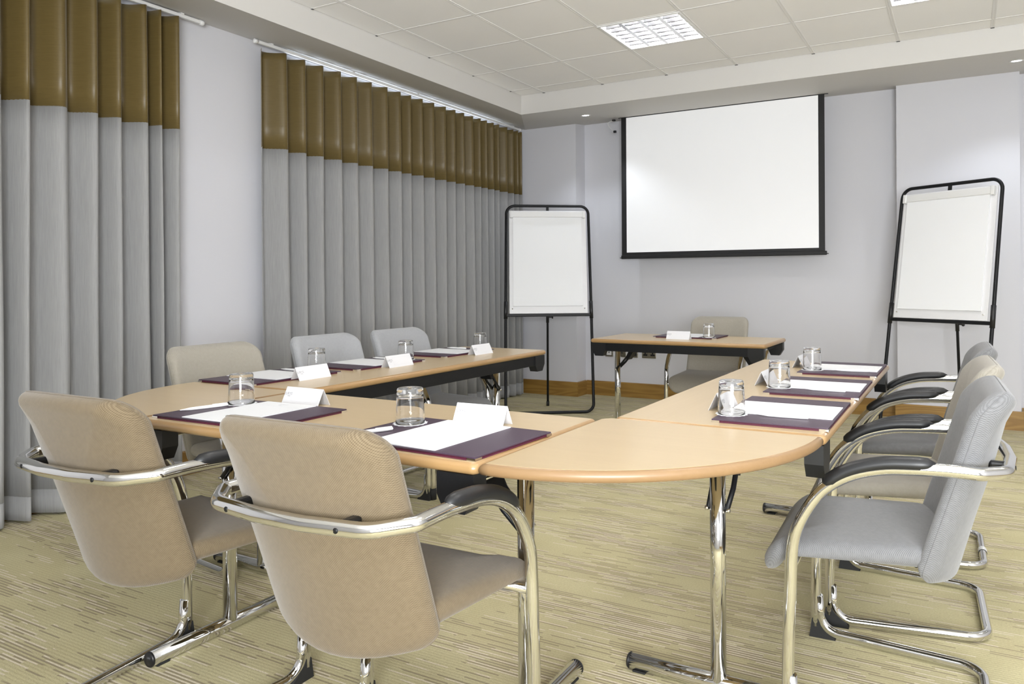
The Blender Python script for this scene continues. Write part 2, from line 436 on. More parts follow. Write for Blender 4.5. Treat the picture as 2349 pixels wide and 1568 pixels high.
# suspended ceiling: slab above, tiles and grid bars as parts
ceil = MB().box(X_LIP, X_RIGHT, Y_BACK, Y_LIP, 2.80, 2.86).build('ceiling', M_SOFFIT, kind='structure')
cols = [X_LIP, 0.0] + [TX * k for k in range(1, 11)] + [X_RIGHT]
rows = [Y_LIP, 0.0] + [-TY * k for k in range(1, 14)] + [Y_BACK]
LIGHTS = [(2, 1), (5, 1), (8, 1), (2, 5), (5, 5), (8, 5)]      # (col, row) of the luminaires, cell [TX*c, TX*(c+1)]
GB = .011
full = None
for i in range(len(cols) - 1):
    for j in range(len(rows) - 1):
        if any(abs(cols[i] - TX * c) < 1e-6 and abs(rows[j] + TY * r) < 1e-6 for c, r in LIGHTS): continue
        x0, x1, y1, y0 = cols[i], cols[i + 1], rows[j], rows[j + 1]
        w, d = x1 - x0, y1 - y0
        if w < .03 or d < .03: continue
        if abs(w - TX) < 1e-6 and abs(d - TY) < 1e-6:
            if full is None: full = MB().box(-w / 2 + .004, w / 2 - .004, -d / 2 + .004, d / 2 - .004, 0, .012, .002).mesh('ceiling_tile', M_TILE)
            me = full
        else: me = MB().box(-w / 2 + .004, w / 2 - .004, -d / 2 + .004, d / 2 - .004, 0, .012, .002).mesh('ceiling_tile', M_TILE)
        o = bpy.data.objects.new('ceiling_tile', me); COL.objects.link(o); o.parent = ceil
        o.location = ((x0 + x1) / 2, (y0 + y1) / 2, H + .0005)
def grid_bar(x0, x1, y0, y1, along_y):
    """a T bar with a shallow slot along its face"""
    w, z0, z1, g = GB, H - .0022, H + .0005, .0030
    m_ = MB()
    if along_y:
        c = (x0 + x1) / 2
        m_.box(c - w, c - g, y0, y1, z0, z1); m_.box(c + g, c + w, y0, y1, z0, z1); m_.box(c - g, c + g, y0, y1, z0 + .0014, z1)
    else:
        c = (y0 + y1) / 2
        m_.box(x0, x1, c - w * .75, c + w * .75, z0 + .0006, z1)
    m_.build('grid_bar', M_GRID, ceil)
for x in cols[1:-1]: grid_bar(x, x, Y_BACK, Y_LIP - .001, True)
for y in rows[1:-1]: grid_bar(X_LIP + .001, X_RIGHT, y, y, False)
for x in cols[1:-1]: MB().box(x - GB, x + GB, Y_LIP - .012, Y_LIP - .0005, H - .0038, H - .0024).build('bar_end', M_BLACK, ceil)
for y in rows[1:-1]: MB().box(X_LIP + .0005, X_LIP + .012, y - GB * .7, y + GB * .7, H - .0036, H - .0020).build('bar_end', M_BLACK, ceil)

# ================================================================== LIGHT FITTINGS
def make_luminaire():
    t = thing('ceiling_luminaire', '', 'light')
    w, d = TX / 2 - .008, TY / 2 - .008
    m_ = MB()
    m_.box(-w - .004, -w + .012, -d - .004, d + .004, -.005, .085); m_.box(w - .012, w + .004, -d - .004, d + .004, -.005, .085)
    m_.box(-w + .012, w - .012, -d - .004, -d + .012, -.005, .085); m_.box(-w + .012, w - .012, d - .012, d + .004, -.005, .085)
    m_.box(-w - .004, w + .004, -d - .004, d + .004, .085, .09)
    m_.build('housing', M_WHITEP, t)
    for k in range(4):
        x = -w + .012 + (2 * w - .024) * (k + .5) / 4
        MB().tube([(x, -d + .02, .058), (x, d - .02, .058)], .013, 10).build('tube', M_TUBE, t)
    for k in range(1, 4):                                                # long reflector blades
        x = -w + .012 + (2 * w - .024) * k / 4
        MB().prism([(-.012, 0), (.012, 0), (.004, .034), (-.004, .034)][::-1], lambda a, b: (x + a, -d + .012, b), lambda a, b: (x + a, d - .012, b)).build('reflector_blade', M_LOUVRE, t)
    nb = 6
    for j in range(1, nb + 1):                                           # cross blades with a curved top, cell by cell
        y = -d + (2 * d) * j / (nb + 1)
        m2 = MB()
        for k in range(4):
            xa = -w + .024 + (2 * w - .024) * k / 4; xb = xa + (2 * w - .024) / 4 - .024
            xm = (xa + xb) / 2
            poly = [(xa, .032), (xa, 0), (xb, 0), (xb, .032), (xm + .02, .020), (xm, .016), (xm - .02, .020)]
            m2.prism(poly, lambda a, b: (a, y - .006, b), lambda a, b: (a, y + .006, b))
        m2.build('cross_blade', M_BLADE, t)
    return t
lum0 = make_luminaire()
names = {(2, 1): 'louvred fluorescent ceiling light in view above the near side of the screen',
         (5, 1): 'louvred fluorescent ceiling light cut by the top right edge of the picture'}
for i, (c, r) in enumerate(LIGHTS):
    o = lum0 if i == 0 else copy_tree(lum0)
    o.location = (TX * (c + .5), -TY * (r + .5), H - .001)
    if (c, r) in names: o['label'] = names[(c, r)]; o['group'] = 'louvred ceiling lights'
    else: o['label'] = 'added louvred fluorescent ceiling light, unseen outside the picture'; o['group'] = 'added louvred ceiling lights outside the picture'  # unseen fittings added only to light the room
def soffit_z(y): return Z_LIP + (Z_SOF - Z_LIP) * (y - Y_LIP) / (Y_WALL - Y_LIP)
SL = math.atan((Z_SOF - Z_LIP) / (Y_WALL - Y_LIP))
for i, (x, y, lab) in enumerate([(.105, .72, 'small round recessed downlight in the bulkhead left of the screen'),
                                 (3.42, .66, 'small round recessed downlight in the bulkhead by the right pilaster'),
                                 (4.9, .66, 'small round recessed downlight outside the picture on the right')]):
    z = soffit_z(y)
    t = thing('downlight', lab, 'light', (x, y, z), 0, 'recessed downlights'); t.rotation_euler = (SL, 0, 0)
    MB().lathe([(.030, .0), (.036, -.003), (.044, -.003), (.045, .002), (.030, .002), (.030, .0)], 28).build('bezel', M_WHITEP, t)
    MB().lathe([(.0001, -.0008), (.030, -.0008), (.030, .0015), (.0001, .0015)], 28).build('lens', M_LED, t)
    ld = bpy.data.lights.new('downlight_beam', 'SPOT'); ld.energy = SPOT_W; ld.spot_size = math.radians(122); ld.spot_blend = .55
    ld.shadow_soft_size = .03; ld.color = (.86, .92, 1.0)
    lo = bpy.data.objects.new('downlight_beam', ld); COL.objects.link(lo); lo.location = (x, y, z - .03)

# ================================================================== CURTAINS
X_CUR = -.872
def curtain(name, label, bounds, seed, z_top, tie=None):
    rnd = random.Random(seed)
    t = thing(name, label, 'curtain', (X_CUR, 0, 0), 0, 'floor length curtains')
    per = 14; ycol = []
    for i in range(len(bounds) - 1):
        for k in range(per): ycol.append((bounds[i] + (bounds[i + 1] - bounds[i]) * k / per, i + k / per))
    ycol.append((bounds[-1], len(bounds) - 1.0))
    amps = [rnd.uniform(.85, 1.15) for _ in range(len(bounds) + 2)]
    skew = [rnd.uniform(-.05, .05) for _ in range(len(bounds) + 2)]
    wob = [rnd.uniform(-1, 1) for _ in range(len(bounds) + 2)]
    def pt(y, ph, z, off=0.0):
        i = int(ph); f = ph - i
        a = amps[i] * (1 - f) + amps[i + 1] * f; q = (1 - z / z_top)
        wo = wob[i] * (1 - f) + wob[i + 1] * f
        # rounded pleat front towards the room, tight valley: camera sees the far flank tuck in
        s = math.sin(2 * PI * (ph + .02 * math.sin(2 * PI * ph)))
        A = .052 * a * (1 + .25 * q) 
        x = -A * s + .010 * wo * q + off
        yy = y + .012 * wo * q + .004 * math.sin(3 * z + 3 * i) * q
        return (x, yy, z)
    def sheet(zs, zoff=None):
        vs = []; m = len(ycol)
        for th in (0.0, -.003):
            for z in zs:
                for y, ph in ycol:
                    p = pt(y, ph, z, th)
                    dz = 0
                    if zoff: dz = zoff(ph, z)
                    vs.append((p[0], p[1], p[2] + dz))
        fs = []; R = len(zs); half = R * m
        for i in range(R - 1):
            for k in range(m - 1):
                fs.append((i * m + k, i * m + k + 1, (i + 1) * m + k + 1, (i + 1) * m + k))
                fs.append((half + i * m + k, half + (i + 1) * m + k, half + (i + 1) * m + k + 1, half + i * m + k + 1))
        nmain = len(fs)
        for i in range(R - 1):
            fs.append((i * m, (i + 1) * m, half + (i + 1) * m, half + i * m)); e = m - 1
            fs.append((i * m + e, half + i * m + e, half + (i + 1) * m + e, (i + 1) * m + e))
        for k in range(m - 1):
            fs.append((k, half + k, half + k + 1, k + 1)); o2 = (R - 1) * m
            fs.append((o2 + k, o2 + k + 1, half + o2 + k + 1, half + o2 + k))
        q = MB().add(vs, fs, True)
        q.sm = [k < nmain for k in range(len(fs))]
        return q
    ZB = 2.0
    drop = lambda ph, z: -.007 * (1 - math.cos(2 * PI * ph)) * .5 * max(0, (z - z_top + .12) / .12)
    sheet([ZB - .002, ZB + .15, ZB + .3, ZB + .45, z_top - .12, z_top - .05, z_top], drop).build('gold_band', M_GOLD, t)
    sheet([.125] + [.125 + (ZB - .125) * k / 12 for k in range(1, 13)]).build('grey_panel', M_LINEN, t)
    sheet([.012, .05, .127], lambda ph, z: 0).build('hem', M_LINEN, t)
    return t, pt
RB = [-1.887, -1.701, -1.554, -1.399, -1.239, -1.078, -.927, -.768, -.616, -.498, -.365, -.21, -.06, .073, .192, .34, .44, .53, .65, .73, .886, .994, 1.06, 1.129]
LB = [-4.62, -4.46, -4.31, -4.15, -4.01, -3.86, -3.72, -3.58, -3.45, -3.311, -3.195, -3.028, -2.884, -2.767, -2.63, -2.56, -2.445]
curtain('curtain', 'long two tone curtain, gold over grey, between the white wall and the front corner', RB, 3, 2.628)
curtain('curtain', 'two tone gold and grey curtain at the left edge of the picture', LB, 5, 2.640)
def track(label, y0, y1, z):
    t = thing('curtain_track', label, 'curtain track', (X_CUR, 0, z), 0, 'white curtain tracks')
    MB().box(-.011, .011, y0 + .01, y1 - .01, -.010, .010, .004).build('rail', M_WHITEP, t)
    for y, s in ((y0 + .012, -1), (y1 - .012, 1)):
        MB().lathe([(.0001, 0), (.015, 0), (.015, .020), (.012, .026), (.0001, .028)], 16, (0, y, 0), 'y').build('end_cap', M_WHITEP, t) if s > 0 else \
        MB().lathe([(.0001, 0), (.015, 0), (.015, -.020), (.012, -.026), (.0001, -.028)], 16, (0, y, 0), 'y').build('end_cap', M_WHITEP, t)
    n = max(3, int((y1 - y0) / .55))
    for k in range(n):
        y = y0 + .12 + (y1 - y0 - .24) * k / (n - 1)
        MB().box(-.02, .008, y - .01, y + .01, .0105, Z_SOF - z - .012 + .0, .002).build('ceiling_bracket', M_WHITEP, t)
    return t
TZ = 2.659
track('white curtain track above the gold and grey curtain at the front corner', -1.93, 1.16, TZ)
track('white curtain track at top left, ending over the bare wall', -4.66, -2.30, TZ)

# ================================================================== PROJECTION SCREEN
YS = 1.195
scr = thing('projection_screen', 'wide white projection screen with black borders hanging on the front wall', 'screen', (0, YS, 0))
x0, x1, z0, z1 = .236, 2.080, 1.372, 2.688
MB().box(x0, x1, 0, .0015, z0, z1).build('black_border', M_SCREENB, scr)
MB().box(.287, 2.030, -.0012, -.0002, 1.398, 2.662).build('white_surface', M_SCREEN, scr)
MB().box(x0 - .004, 2.094, -.012, .014, 1.338, 1.372, .006).build('bottom_bar', M_SCREENB, scr)
for x in (x0 - .006, 2.096): MB().box(x - .012, x + .012, -.006, .008, 1.345, 1.352).build('bar_end_cap', M_BLACK, scr)
MB().box(x0 - .03, x1 + .03, -.004, .006, 2.6645, 2.668).build('top_batten', M_SCREENB, scr)
cab = thing('screen_cable', 'thin white cable with two black connectors hanging left of the screen', 'cable', (0, 1.18, 0))
MB().tube(smoothcurve([(.160, 0, 2.645), (.126, 0, 2.640), (.104, 0, 2.628), (.118, 0, 2.592), (.150, 0, 2.562), (.172, 0, 2.549)]), .0028, 8).build('lead', M_WHITEP, cab)
MB().lathe([(.0001, 0), (.016, .003), (.019, .010), (.014, .017), (.0001, .020)], 14, (.166, 0, 2.640)).build('upper_connector', M_BLACK, cab)
MB().box(.163, .190, -.009, .009, 2.530, 2.552, .003).build('lower_connector', M_BLACK, cab)

# ================================================================== WALL SOCKETS
YW = Y_WALL
def plate(name, label, cat, xc, w, parts):
    t = thing(name, label, cat, (xc, YW, .430), 0, 'chrome wall plates below the screen')
    MB().box(-w / 2, w / 2, -.007, 0, -.043, .043, .003).build('plate', M_STEEL, t)
    for s in (-1, 1): MB().lathe([(.0001, -.0085), (.003, -.0085), (.003, -.006)], 10, (s * (w / 2 - .009), 0, 0), 'y').build('screw', M_SILVER, t)
    parts(t)
def p_switch(t):
    MB().box(-.026, .026, -.010, -.0065, -.028, .028, .002).build('white_insert', M_WHITEP, t)
    MB().box(-.005, .005, -.0108, -.0098, -.008, .008).build('slot', M_BLACK, t)
def p_blank(t): MB().lathe([(.0001, -.009), (.007, -.009), (.007, -.0065)], 14, (0, 0, 0), 'y').build('port', M_BLACK, t)
def p_data(t):
    MB().box(-.028, .0, -.010, -.0065, -.026, .026, .001).build('white_insert', M_WHITEP, t)
    MB().box(.002, .028, -.010, -.0065, -.026, .012, .001).build('port', M_BLACK, t)
    MB().box(.002, .028, -.010, -.0065, .013, .026, .001).build('label_insert', M_WHITEP, t)
def p_double(t):
    for s in (-1, 1):
        x = s * .038
        MB().box(x - .007, x + .007, -.0095, -.0065, -.004, .020).build('earth_slot', M_BLACK, t)
        MB().box(x - .021, x + .021, -.0095, -.0065, -.020, -.0045).build('pin_slots', M_BLACK, t)
    for s in (-1, 1): MB().box(s * .010 - .007, s * .010 + .007, -.011, -.0065, .012, .032, .001).build('rocker', M_BLACK, t)
plate('wall_switch', 'small wall plate with a white insert, leftmost under the front table', 'switch', -.020, .086, p_switch)
plate('blank_plate', 'chrome plate with one small round port, second from left on the wall', 'wall plate', .120, .086, p_blank)
plate('data_socket', 'chrome data plate with white and black inserts beside the double socket', 'socket', .246, .086, p_data)
plate('power_socket', 'chrome double power socket with black slots, rightmost on the wall', 'socket', .404, .146, p_double)

# ================================================================== TABLES
TT, TH = .735, .027
def bullnose(z1, th, r=.0125, n=8):
    zc = z1 - th / 2; h = th / 2
    return [(0, z1)] + [(r * math.sin(PI * k / n), zc + h * math.cos(PI * k / n)) for k in range(1, n)] + [(0, z1 - th)]
def slab(poly, z0, z1):
    return MB().prism(poly, lambda a, b: (a, b, z0), lambda a, b: (a, b, z1))
def folding_table(label, cx, cy, Lx, Wy, rz, posts, rail_drop=.055, rail_side=1):
    """local x along the length; posts = local x of the two T legs"""
    t = thing('folding_table', label, 'table', (cx, cy, 0), rz, 'beech folding tables in a U')
    a, b, e = Lx / 2 - .0125, Wy / 2 - .0125, .008
    out = rrect(-a, a, -b, b, e, 4)
    slab(out, TT - TH, TT).build('tabletop', M_BEECH, t)
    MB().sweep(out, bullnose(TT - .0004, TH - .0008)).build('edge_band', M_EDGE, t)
    zt = TT - TH
    for s in (rail_side,):
        MB().box(-a + .035, a - .035, s * (b - .012) - .010, s * (b - .012) + .010, zt - rail_drop, zt - .0005, .002).build('side_rail', M_BLACKM, t)
    if True:
        for sx in (-1, 1):
            for sy in (-1, 1):
                X = sx * (a - .050); Y0 = sy * (b - .020)
                poly = [(-.050, 0), (.050, 0), (.050, -.050), (.026, -.088), (-.030, -.088), (-.050, -.050)]
                m_ = MB(); m_.prism([(p * sx, q) for p, q in poly], lambda p, q: (X + p, Y0 - .024, zt - .001 + q), lambda p, q: (X + p, Y0 + .024, zt - .001 + q))
                m_.build('end_bracket', M_BLACK, t)
    for i, px in enumerate(posts):
        inw = 1 if px < 0 else -1
        MB().tube([(px, 0, .030), (px, 0, zt - .032)], .0215, 20).build('leg_post', M_CHROME, t)
        MB().tube([(px, -(b - .06), zt - .030), (px, b - .06, zt - .030)], .013, 12).build('pivot_tube', M_CHROME, t)
        fl = min(.265, b - .02)
        ft = MB().tube([(px, -fl, .0245), (px, fl, .0245)], .0225, 20).build('foot', M_CHROME, t)
        for s in (-1, 1):
            MB().lathe([(.0001, 0), (.0228, 0), (.0228, s * .004), (.0195, s * .008), (.0001, s * .008)], 18, (px, s * fl, .0245), 'y').build('foot_cap', M_BLACK, ft)
            MB().box(px - .016, px + .016, s * (fl - .03) - .02, s * (fl - .03) + .02, 0, .006, .002).build('glide', M_RUBBER, ft)
        for s in (-1, 1):
            lo = Vector((px - inw * .002, s * .026, .500)); hi = Vector((px + inw * .150, s * .026, zt - .040)); mid = Vector((px + inw * .048, s * .030, .548))
            MB().tube([lo, mid, hi], .0075, 6).build('folding_strut', M_BLACKM, t)
            MB().lathe([(.0001, 0), (.006, 0), (.006, s * .009), (.0001, s * .009)], 10, (lo.x, lo.y, lo.z), 'y').build('rivet', M_SILVER, t)
        MB().prism([(inw * .075, .582), (inw * .098, .572), (inw * .185, zt - .010), (inw * .140, zt - .004)], lambda p, q: (px + p, -.036, q), lambda p, q: (px + p, .036, q)).build('strut_channel', M_BLACKM, t)
    return t
XB, XA, YA, WD = .963, 2.172, -3.204, .589
T_near = folding_table('near beech folding table with two place settings, tan chairs pushed up to it', (XA + XB) / 2, YA - WD / 2, XA - XB, WD, 0, (-.590, .545))
LRt, LLt = 1.74, 1.76
T_right = folding_table('long right hand beech folding table with three place settings', XA + .032 + WD / 2, YA + .032 + LRt / 2, LRt, WD, PI / 2, (-LRt / 2 + .045, LRt / 2 - .09))
T_left = folding_table('long left hand beech folding table near the curtains with three place settings', XB - WD / 2 + .002, YA + .006 + LLt / 2, LLt - .008, WD, PI / 2, (-LLt / 2 + .07, LLt / 2 - .09), rail_side=-1)
T_front = folding_table('short beech folding table below the screen with one place setting', .813 + 1.206 / 2, -.603 + WD / 2, 1.206, WD, 0, (-.53, .53), rail_side=-1)
def quadrant(label, cx, cy, R, a0, inner=.03):
    """quarter round top; centre at cx,cy, swept from a0 over 90 degrees"""
    t = thing('corner_top', label, 'table', (cx, cy, 0), 0, 'quarter round corner tops')
    R0 = R - .0125; g = .004; n = 40
    c0, s0 = math.cos(a0), math.sin(a0)
    def rot(x, y): return (x * c0 - y * s0, x * s0 + y * c0)
    arc = [(R0 * math.cos(PI / 2 * k / n), R0 * math.sin(PI / 2 * k / n)) for k in range(n + 1)]
    arc[0] = (R0, .010); arc[-1] = (.010, R0)
    base = [(inner, .010)] + arc + [(.010, inner)]
    base = [rot(*p) for p in base]
    slab(base, TT - TH, TT).build('tabletop', M_BEECH, t)
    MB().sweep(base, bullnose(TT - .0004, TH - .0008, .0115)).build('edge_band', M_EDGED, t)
    zt = TT - TH
    for ang in (.28, PI / 2 - .28):
        x, y = rot(.30 * math.cos(ang), .30 * math.sin(ang))
        MB().box(x - .035, x + .035, y - .035, y + .035, zt - .018, zt - .0005, .002).build('link_plate', M_BLACK, t)
    return t
quadrant('quarter round beech corner top joining the near and right hand tables', XA + .004, YA + .028, .612, -PI / 2)
quadrant('quarter round beech corner top joining the near and left hand tables', XB - .004, YA + .002, .590, PI)

# ================================================================== CHAIRS
R_T = .0155; WL = .258
def make_chair(label, fab, loc, rz, capped=False, tape=False):
    """local +Y is the way the sitter faces, origin on the floor under the seat"""
    t = thing('cantilever_armchair', label, 'chair', loc, rz, 'upholstered chrome armchairs')
    M_F = FAB[fab]
    # upper tube: legs, arms and the loop round the back in one run
    prof = [(.176, .035), (.174, .20), (.168, .36), (.164, .443), (.150, .505), (.123, .560), (.088, .607), (.046, .639), (0, .660), (-.056, .674), (-.113, .679), (-.178, .682), (-.235, .682)]
    def side(s): return [Vector((s * (WL + (.004 if z > .5 else 0)), y, z)) for y, z in prof]
    Ls, Rs = smoothcurve(side(-1), 3), smoothcurve(side(1), 3)
    yb, zb_ = -.334, .677
    rear = fillet([Rs[-1], (WL + .004, -.255, .681), (WL - .055, yb + .02, zb_), (.06, yb, zb_), (-.06, yb, zb_), (-WL + .055, yb + .02, zb_), (-WL - .004, -.255, .681), Ls[-1]], [0, .05, .07, 0, 0, .07, .05, 0], 6)
    path = Rs[:-1] + rear + Ls[:-1][::-1]
    MB().tube(path, R_T, 14).build('arm_frame', M_CHROME, t)
    for s in (-.146, .146): MB().lathe([(.0001, -.0015), (.0055, -.001), (.0055, .003), (.0001, .003)], 10, (s, yb + .0125 - R_T, zb_), 'y').build('screw', M_BLACKM, t)
    # base runner
    zr = .0185
    fr, rr = .150, -.288
    pts = [(WL, .168, .13), (WL, .160, zr + .0), (WL * .80, rr, zr), (-WL * .80, rr, zr), (-WL, .160, zr), (-WL, .168, .13)]
    MB().tube(fillet(pts, [0, .085, .07, .07, .085, 0], 8), R_T - .001, 14).build('base_runner', M_CHROME, t)
    for s in (-1, 1):
        x = s * WL
        if capped:
            MB().tube([(x, .176, 0), (x, .176, .055)], .0185, 14).build('foot_cap', M_RUBBER, t)
        else:
            MB().prism([(.194, 0), (.186, .058), (.170, .062), (.160, .045), (.120, .012), (.115, 0)], lambda a, b: (x - .014, a, b), lambda a, b: (x + .014, a, b)).build('foot_wedge', M_RUBBER, t)
    if tape: MB().tube([(-WL * .80 + .16, rr, zr), (-WL * .80 + .20, rr, zr)], R_T + .0008, 14, caps=False).build('tape_wrap', M_WHITEP, t)
    # seat carrier
    MB().tube([(-WL, .165, .400), (WL, .165, .400)], .0105, 10).build('cross_tube', M_CHROME, t)
    MB().tube([(-.14, -.12, .412), (.14, -.12, .412)], .009, 10).build('cross_tube', M_BLACKM, t)
    for s in (-1, 1): MB().box(s * .14 - .010, s * .14 + .010, -.14, .175, .412, .424, .002).build('seat_rail', M_BLACKM, t)
    # arm pads
    for s in (-1, 1):
        pp = smoothcurve([(s * (WL + .004), y, z + .0115) for y, z in prof[6:12]], 4)[0:-1]
        n = len(pp); rr_ = []
        for i in range(n):
            q = min(i, n - 1 - i) / 2.2; rr_.append(  .0185 * math.sqrt(max(.06, 1 - (1 - min(1, q)) ** 2)))
        MB().tube(pp, rr_, 14).build('arm_pad', M_BLACK, t)
    # back mounts between the loop and the upholstery
    for s in (-.146, .146):
        MB().box(s - .012, s + .012, yb + .010, -.280, .660, .690, .006).build('back_mount', M_BLACK, t)
    # seat: slopes a little, front edge rolls down
    out = rrect(-.228, .228, -.180, .280, [.080, .080, .05, .05], 8)
    def smap(a, b, h):
        z = .447 - .010 * (1 - (a / .23) ** 2) * (1 if h > 0 else .2) + .008 * math.cos(b * 9)
        b0, RR = .140, .095
        th = max(0.0, (b - b0) / RR)
        y = b if th <= 0 else b0 + RR * math.sin(th)
        z = z - (0 if th <= 0 else RR * (1 - math.cos(th)))
        wd = 1 - .10 * max(0, -b / .18) ** 1.5
        return (a * wd, y + h * math.sin(th), z + h * math.cos(th))
    MB().cushion(out, (0, 0), smap, .030, .030).build('seat', M_F, t)
    # backrest: concave shell
    out = [(a * (1 + .012 * max(0, (.6 - z) / .24)), z + .040 * (a / .218) ** 2 * max(0, (.55 - z) / .19)) for a, z in rrect(-.218, .218, .360, .858, [.058, .058, .035, .035], 8)]
    out = [q for i, q in enumerate(out)]
    bot = [(-.19 + .38 * k / 10, .360 + .040 * ((-.19 + .38 * k / 10) / .218) ** 2) for k in range(1, 10)]
    ib = max(i for i, q in enumerate(out) if q[0] < 0)
    out = out[:ib + 1] + bot + out[ib + 1:]
    def yc(z):
        q = (z - .366) / .492
        return -.168 - .075 * q - .038 * q * q
    def bmap(a, z, h):
        q = (z - .366) / .492; w = 1.0
        side_ = (abs(a) / .218) ** 2.1 * (.034 + .040 * max(0, 1 - q))
        sl = .22 + .1 * q
        roll = .025 * max(0, (q - .82) / .18) ** 2
        th = 1.0 if h > 0 else (.55 + .45 * min(1, q * 1.6))
        hh = h * th
        return (a * w, yc(z) + side_ - .030 + hh * 1.0 - roll, z + hh * sl)
    MB().cushion(out, (0, .615), bmap, .030, .042).build('backrest', M_F, t)
    seam = [bmap(a, z, .0) for a, z in out]
    seam = [(p[0] * 1.002, p[1], .615 + (p[2] - .615) * 1.002) for p in seam]
    MB().tube(seam, .0011, 5, closed=True).build('seam', M_F, t)
    return t
R90 = PI / 2
CH = [
    ('tan armchair at the far left of the near table, seen from behind', 'tan', (1.175, -3.775, 0), math.radians(1.0), False),
    ('tan armchair nearest the camera, seen from behind, at the middle of the picture', 'tan', (1.940, -3.775, 0), math.radians(1.0), False),
    ('grey armchair nearest the camera on the right hand side, seen side on', 'grey', (2.865, -2.930, 0), R90 + math.radians(2.5), False),
    ('beige armchair in the middle of the right hand row', 'beige', (2.866, -2.314, 0), R90 + math.radians(3), False),
    ('pale grey armchair farthest back in the right hand row', 'grey', (2.873, -1.669, 0), R90 + math.radians(1.5), False),
    ('beige armchair closest to the near corner on the curtain side', 'beige', (.452, -2.975, 0), -R90, True),
    ('pale grey armchair in the middle of the curtain side row', 'pale', (.455, -2.350, 0), -R90, False),
    ('pale grey armchair nearest the screen on the curtain side', 'pale', (.470, -1.815, 0), -R90, True),
    ('beige armchair facing us behind the short front table', 'beige', (1.480, -.050, 0), PI, False),
]
for lab, fab, loc, rz, cap in CH: make_chair(lab, fab, loc, rz, cap, tape='farthest back' in lab)

# ================================================================== PLACE SETTINGS
_tcache = {}
def text(body, size, mat, parent, loc, rot, name='lettering', cut=None):
    key = (body, size, mat.name)
    if key not in _tcache:
        cu = bpy.data.curves.new(name, 'FONT'); cu.body = body; cu.size = size; cu.align_x = 'CENTER'; cu.align_y = 'CENTER'
        cu.extrude = .00005; cu.resolution_u = 3
        tmp = bpy.data.objects.new('tmp_text', cu); COL.objects.link(tmp)
        dg = bpy.context.evaluated_depsgraph_get(); me = bpy.data.meshes.new_from_object(tmp.evaluated_get(dg))
        me.name = name; me.materials.clear(); me.materials.append(mat)
        bpy.data.objects.remove(tmp); bpy.data.curves.remove(cu); _tcache[key] = me
    o = bpy.data.objects.new(name, _tcache[key]); COL.objects.link(o); o.parent = parent; o.location = loc; o.rotation_euler = rot
    return o
Z0 = TT
FW, FD, FT = .450, .310, .0095
def make_folder():
    t = thing('desk_folder', '', 'folder')
    MB().box(-FW / 2, FW / 2, -FD / 2, FD / 2, 0, .0035, .0012).build('back_cover', M_MAROON, t)
    MB().box(-FW / 2 + .003, FW / 2 - .003, -FD / 2 + .003, FD / 2 - .003, .0035, .0058).build('lining', M_MAROON, t)
    MB().box(-FW / 2, FW / 2, -FD / 2, FD / 2, .0058, FT, .0014).build('front_cover', M_PURPLE, t)
    for sx in (-1, 1):
        for sy in (-1, 1):
            x, y = sx * (FW / 2 + .0012), sy * (FD / 2 + .0012)
            m_ = MB().prism([(x, y), (x - sx * .024, y), (x, y - sy * .024)][::(1 if sx * sy > 0 else -1)], lambda a, b: (a, b, -.0001 + .0003), lambda a, b: (a, b, .0061))
            m_.build('metal_corner', M_SILVER, t)
    return t
def make_pad():
    t = thing('paper_pad', '', 'paper')
    MB().box(-.105, .105, -.148, .148, 0, .0022).build('sheets', M_PADP, t)
    text('JURYS', .013, M_INKL, t, (0, .118, .0024), (0, 0, 0), 'lettering')
    text('INN', .008, M_INKL, t, (0, .104, .0024), (0, 0, 0), 'lettering')
    m_ = MB()
    for a, b, c, d in ((-.096, .096, .090, .0908), (-.096, .096, -.138, -.1372), (-.096, -.0952, -.138, .0908), (.0952, .096, -.138, .0908)): m_.box(a, b, c, d, .0021, .0023)
    m_.build('ruled_frame', M_INKL, t)
    return t
def make_glass():
    t = thing('glass_tumbler', '', 'glass')
    pr_ = [(.0385, 0), (.0392, .0006), (.0388, .010), (.0362, .070), (.0352, .086), (.0345, .0925), (.0325, .095), (.0001, .095)]
    inn = [(.0001, .0775), (.030, .0785), (.0335, .074), (.0345, .068), (.0365, .012), (.0372, .0006), (.0385, 0)]
    MB().lathe(pr_, 48).add([], []).build('body', None, t)
    o = t.children[0]; bpy.data.meshes.remove(o.data) if False else None
    m_ = MB().lathe(pr_ + inn, 48); me = m_.mesh('body', M_GLASS); o.data = me
    return t
def make_coaster():
    n = 48; m_ = MB(); ring = [(.0445 + .0022 * math.cos(16 * 2 * PI * k / n * 1.0), 2 * PI * k / n) for k in range(n)]
    m_.prism([(r * math.cos(a), r * math.sin(a)) for r, a in ring], lambda a, b: (a, b, 0), lambda a, b: (a, b, .0009))
    return tag(m_.build('coaster', M_PADP), '', 'coaster')
def make_pen():
    t = thing('ballpoint_pen', '', 'pen')
    L_ = .140
    MB().lathe([(.0001, -L_ / 2), (.0012, -L_ / 2 + .001), (.0022, -L_ / 2 + .012), (.0046, -L_ / 2 + .030), (.0052, 0), (.0050, L_ / 2 - .02), (.0044, L_ / 2 - .003), (.0001, L_ / 2)], 14, (0, 0, .0052), 'y').build('barrel', M_WHITEP, t)
    MB().box(-.0022, .0022, L_ / 2 - .048, L_ / 2 - .004, .0098, .0118, .0006).build('clip', M_WHITEP, t)
    return t
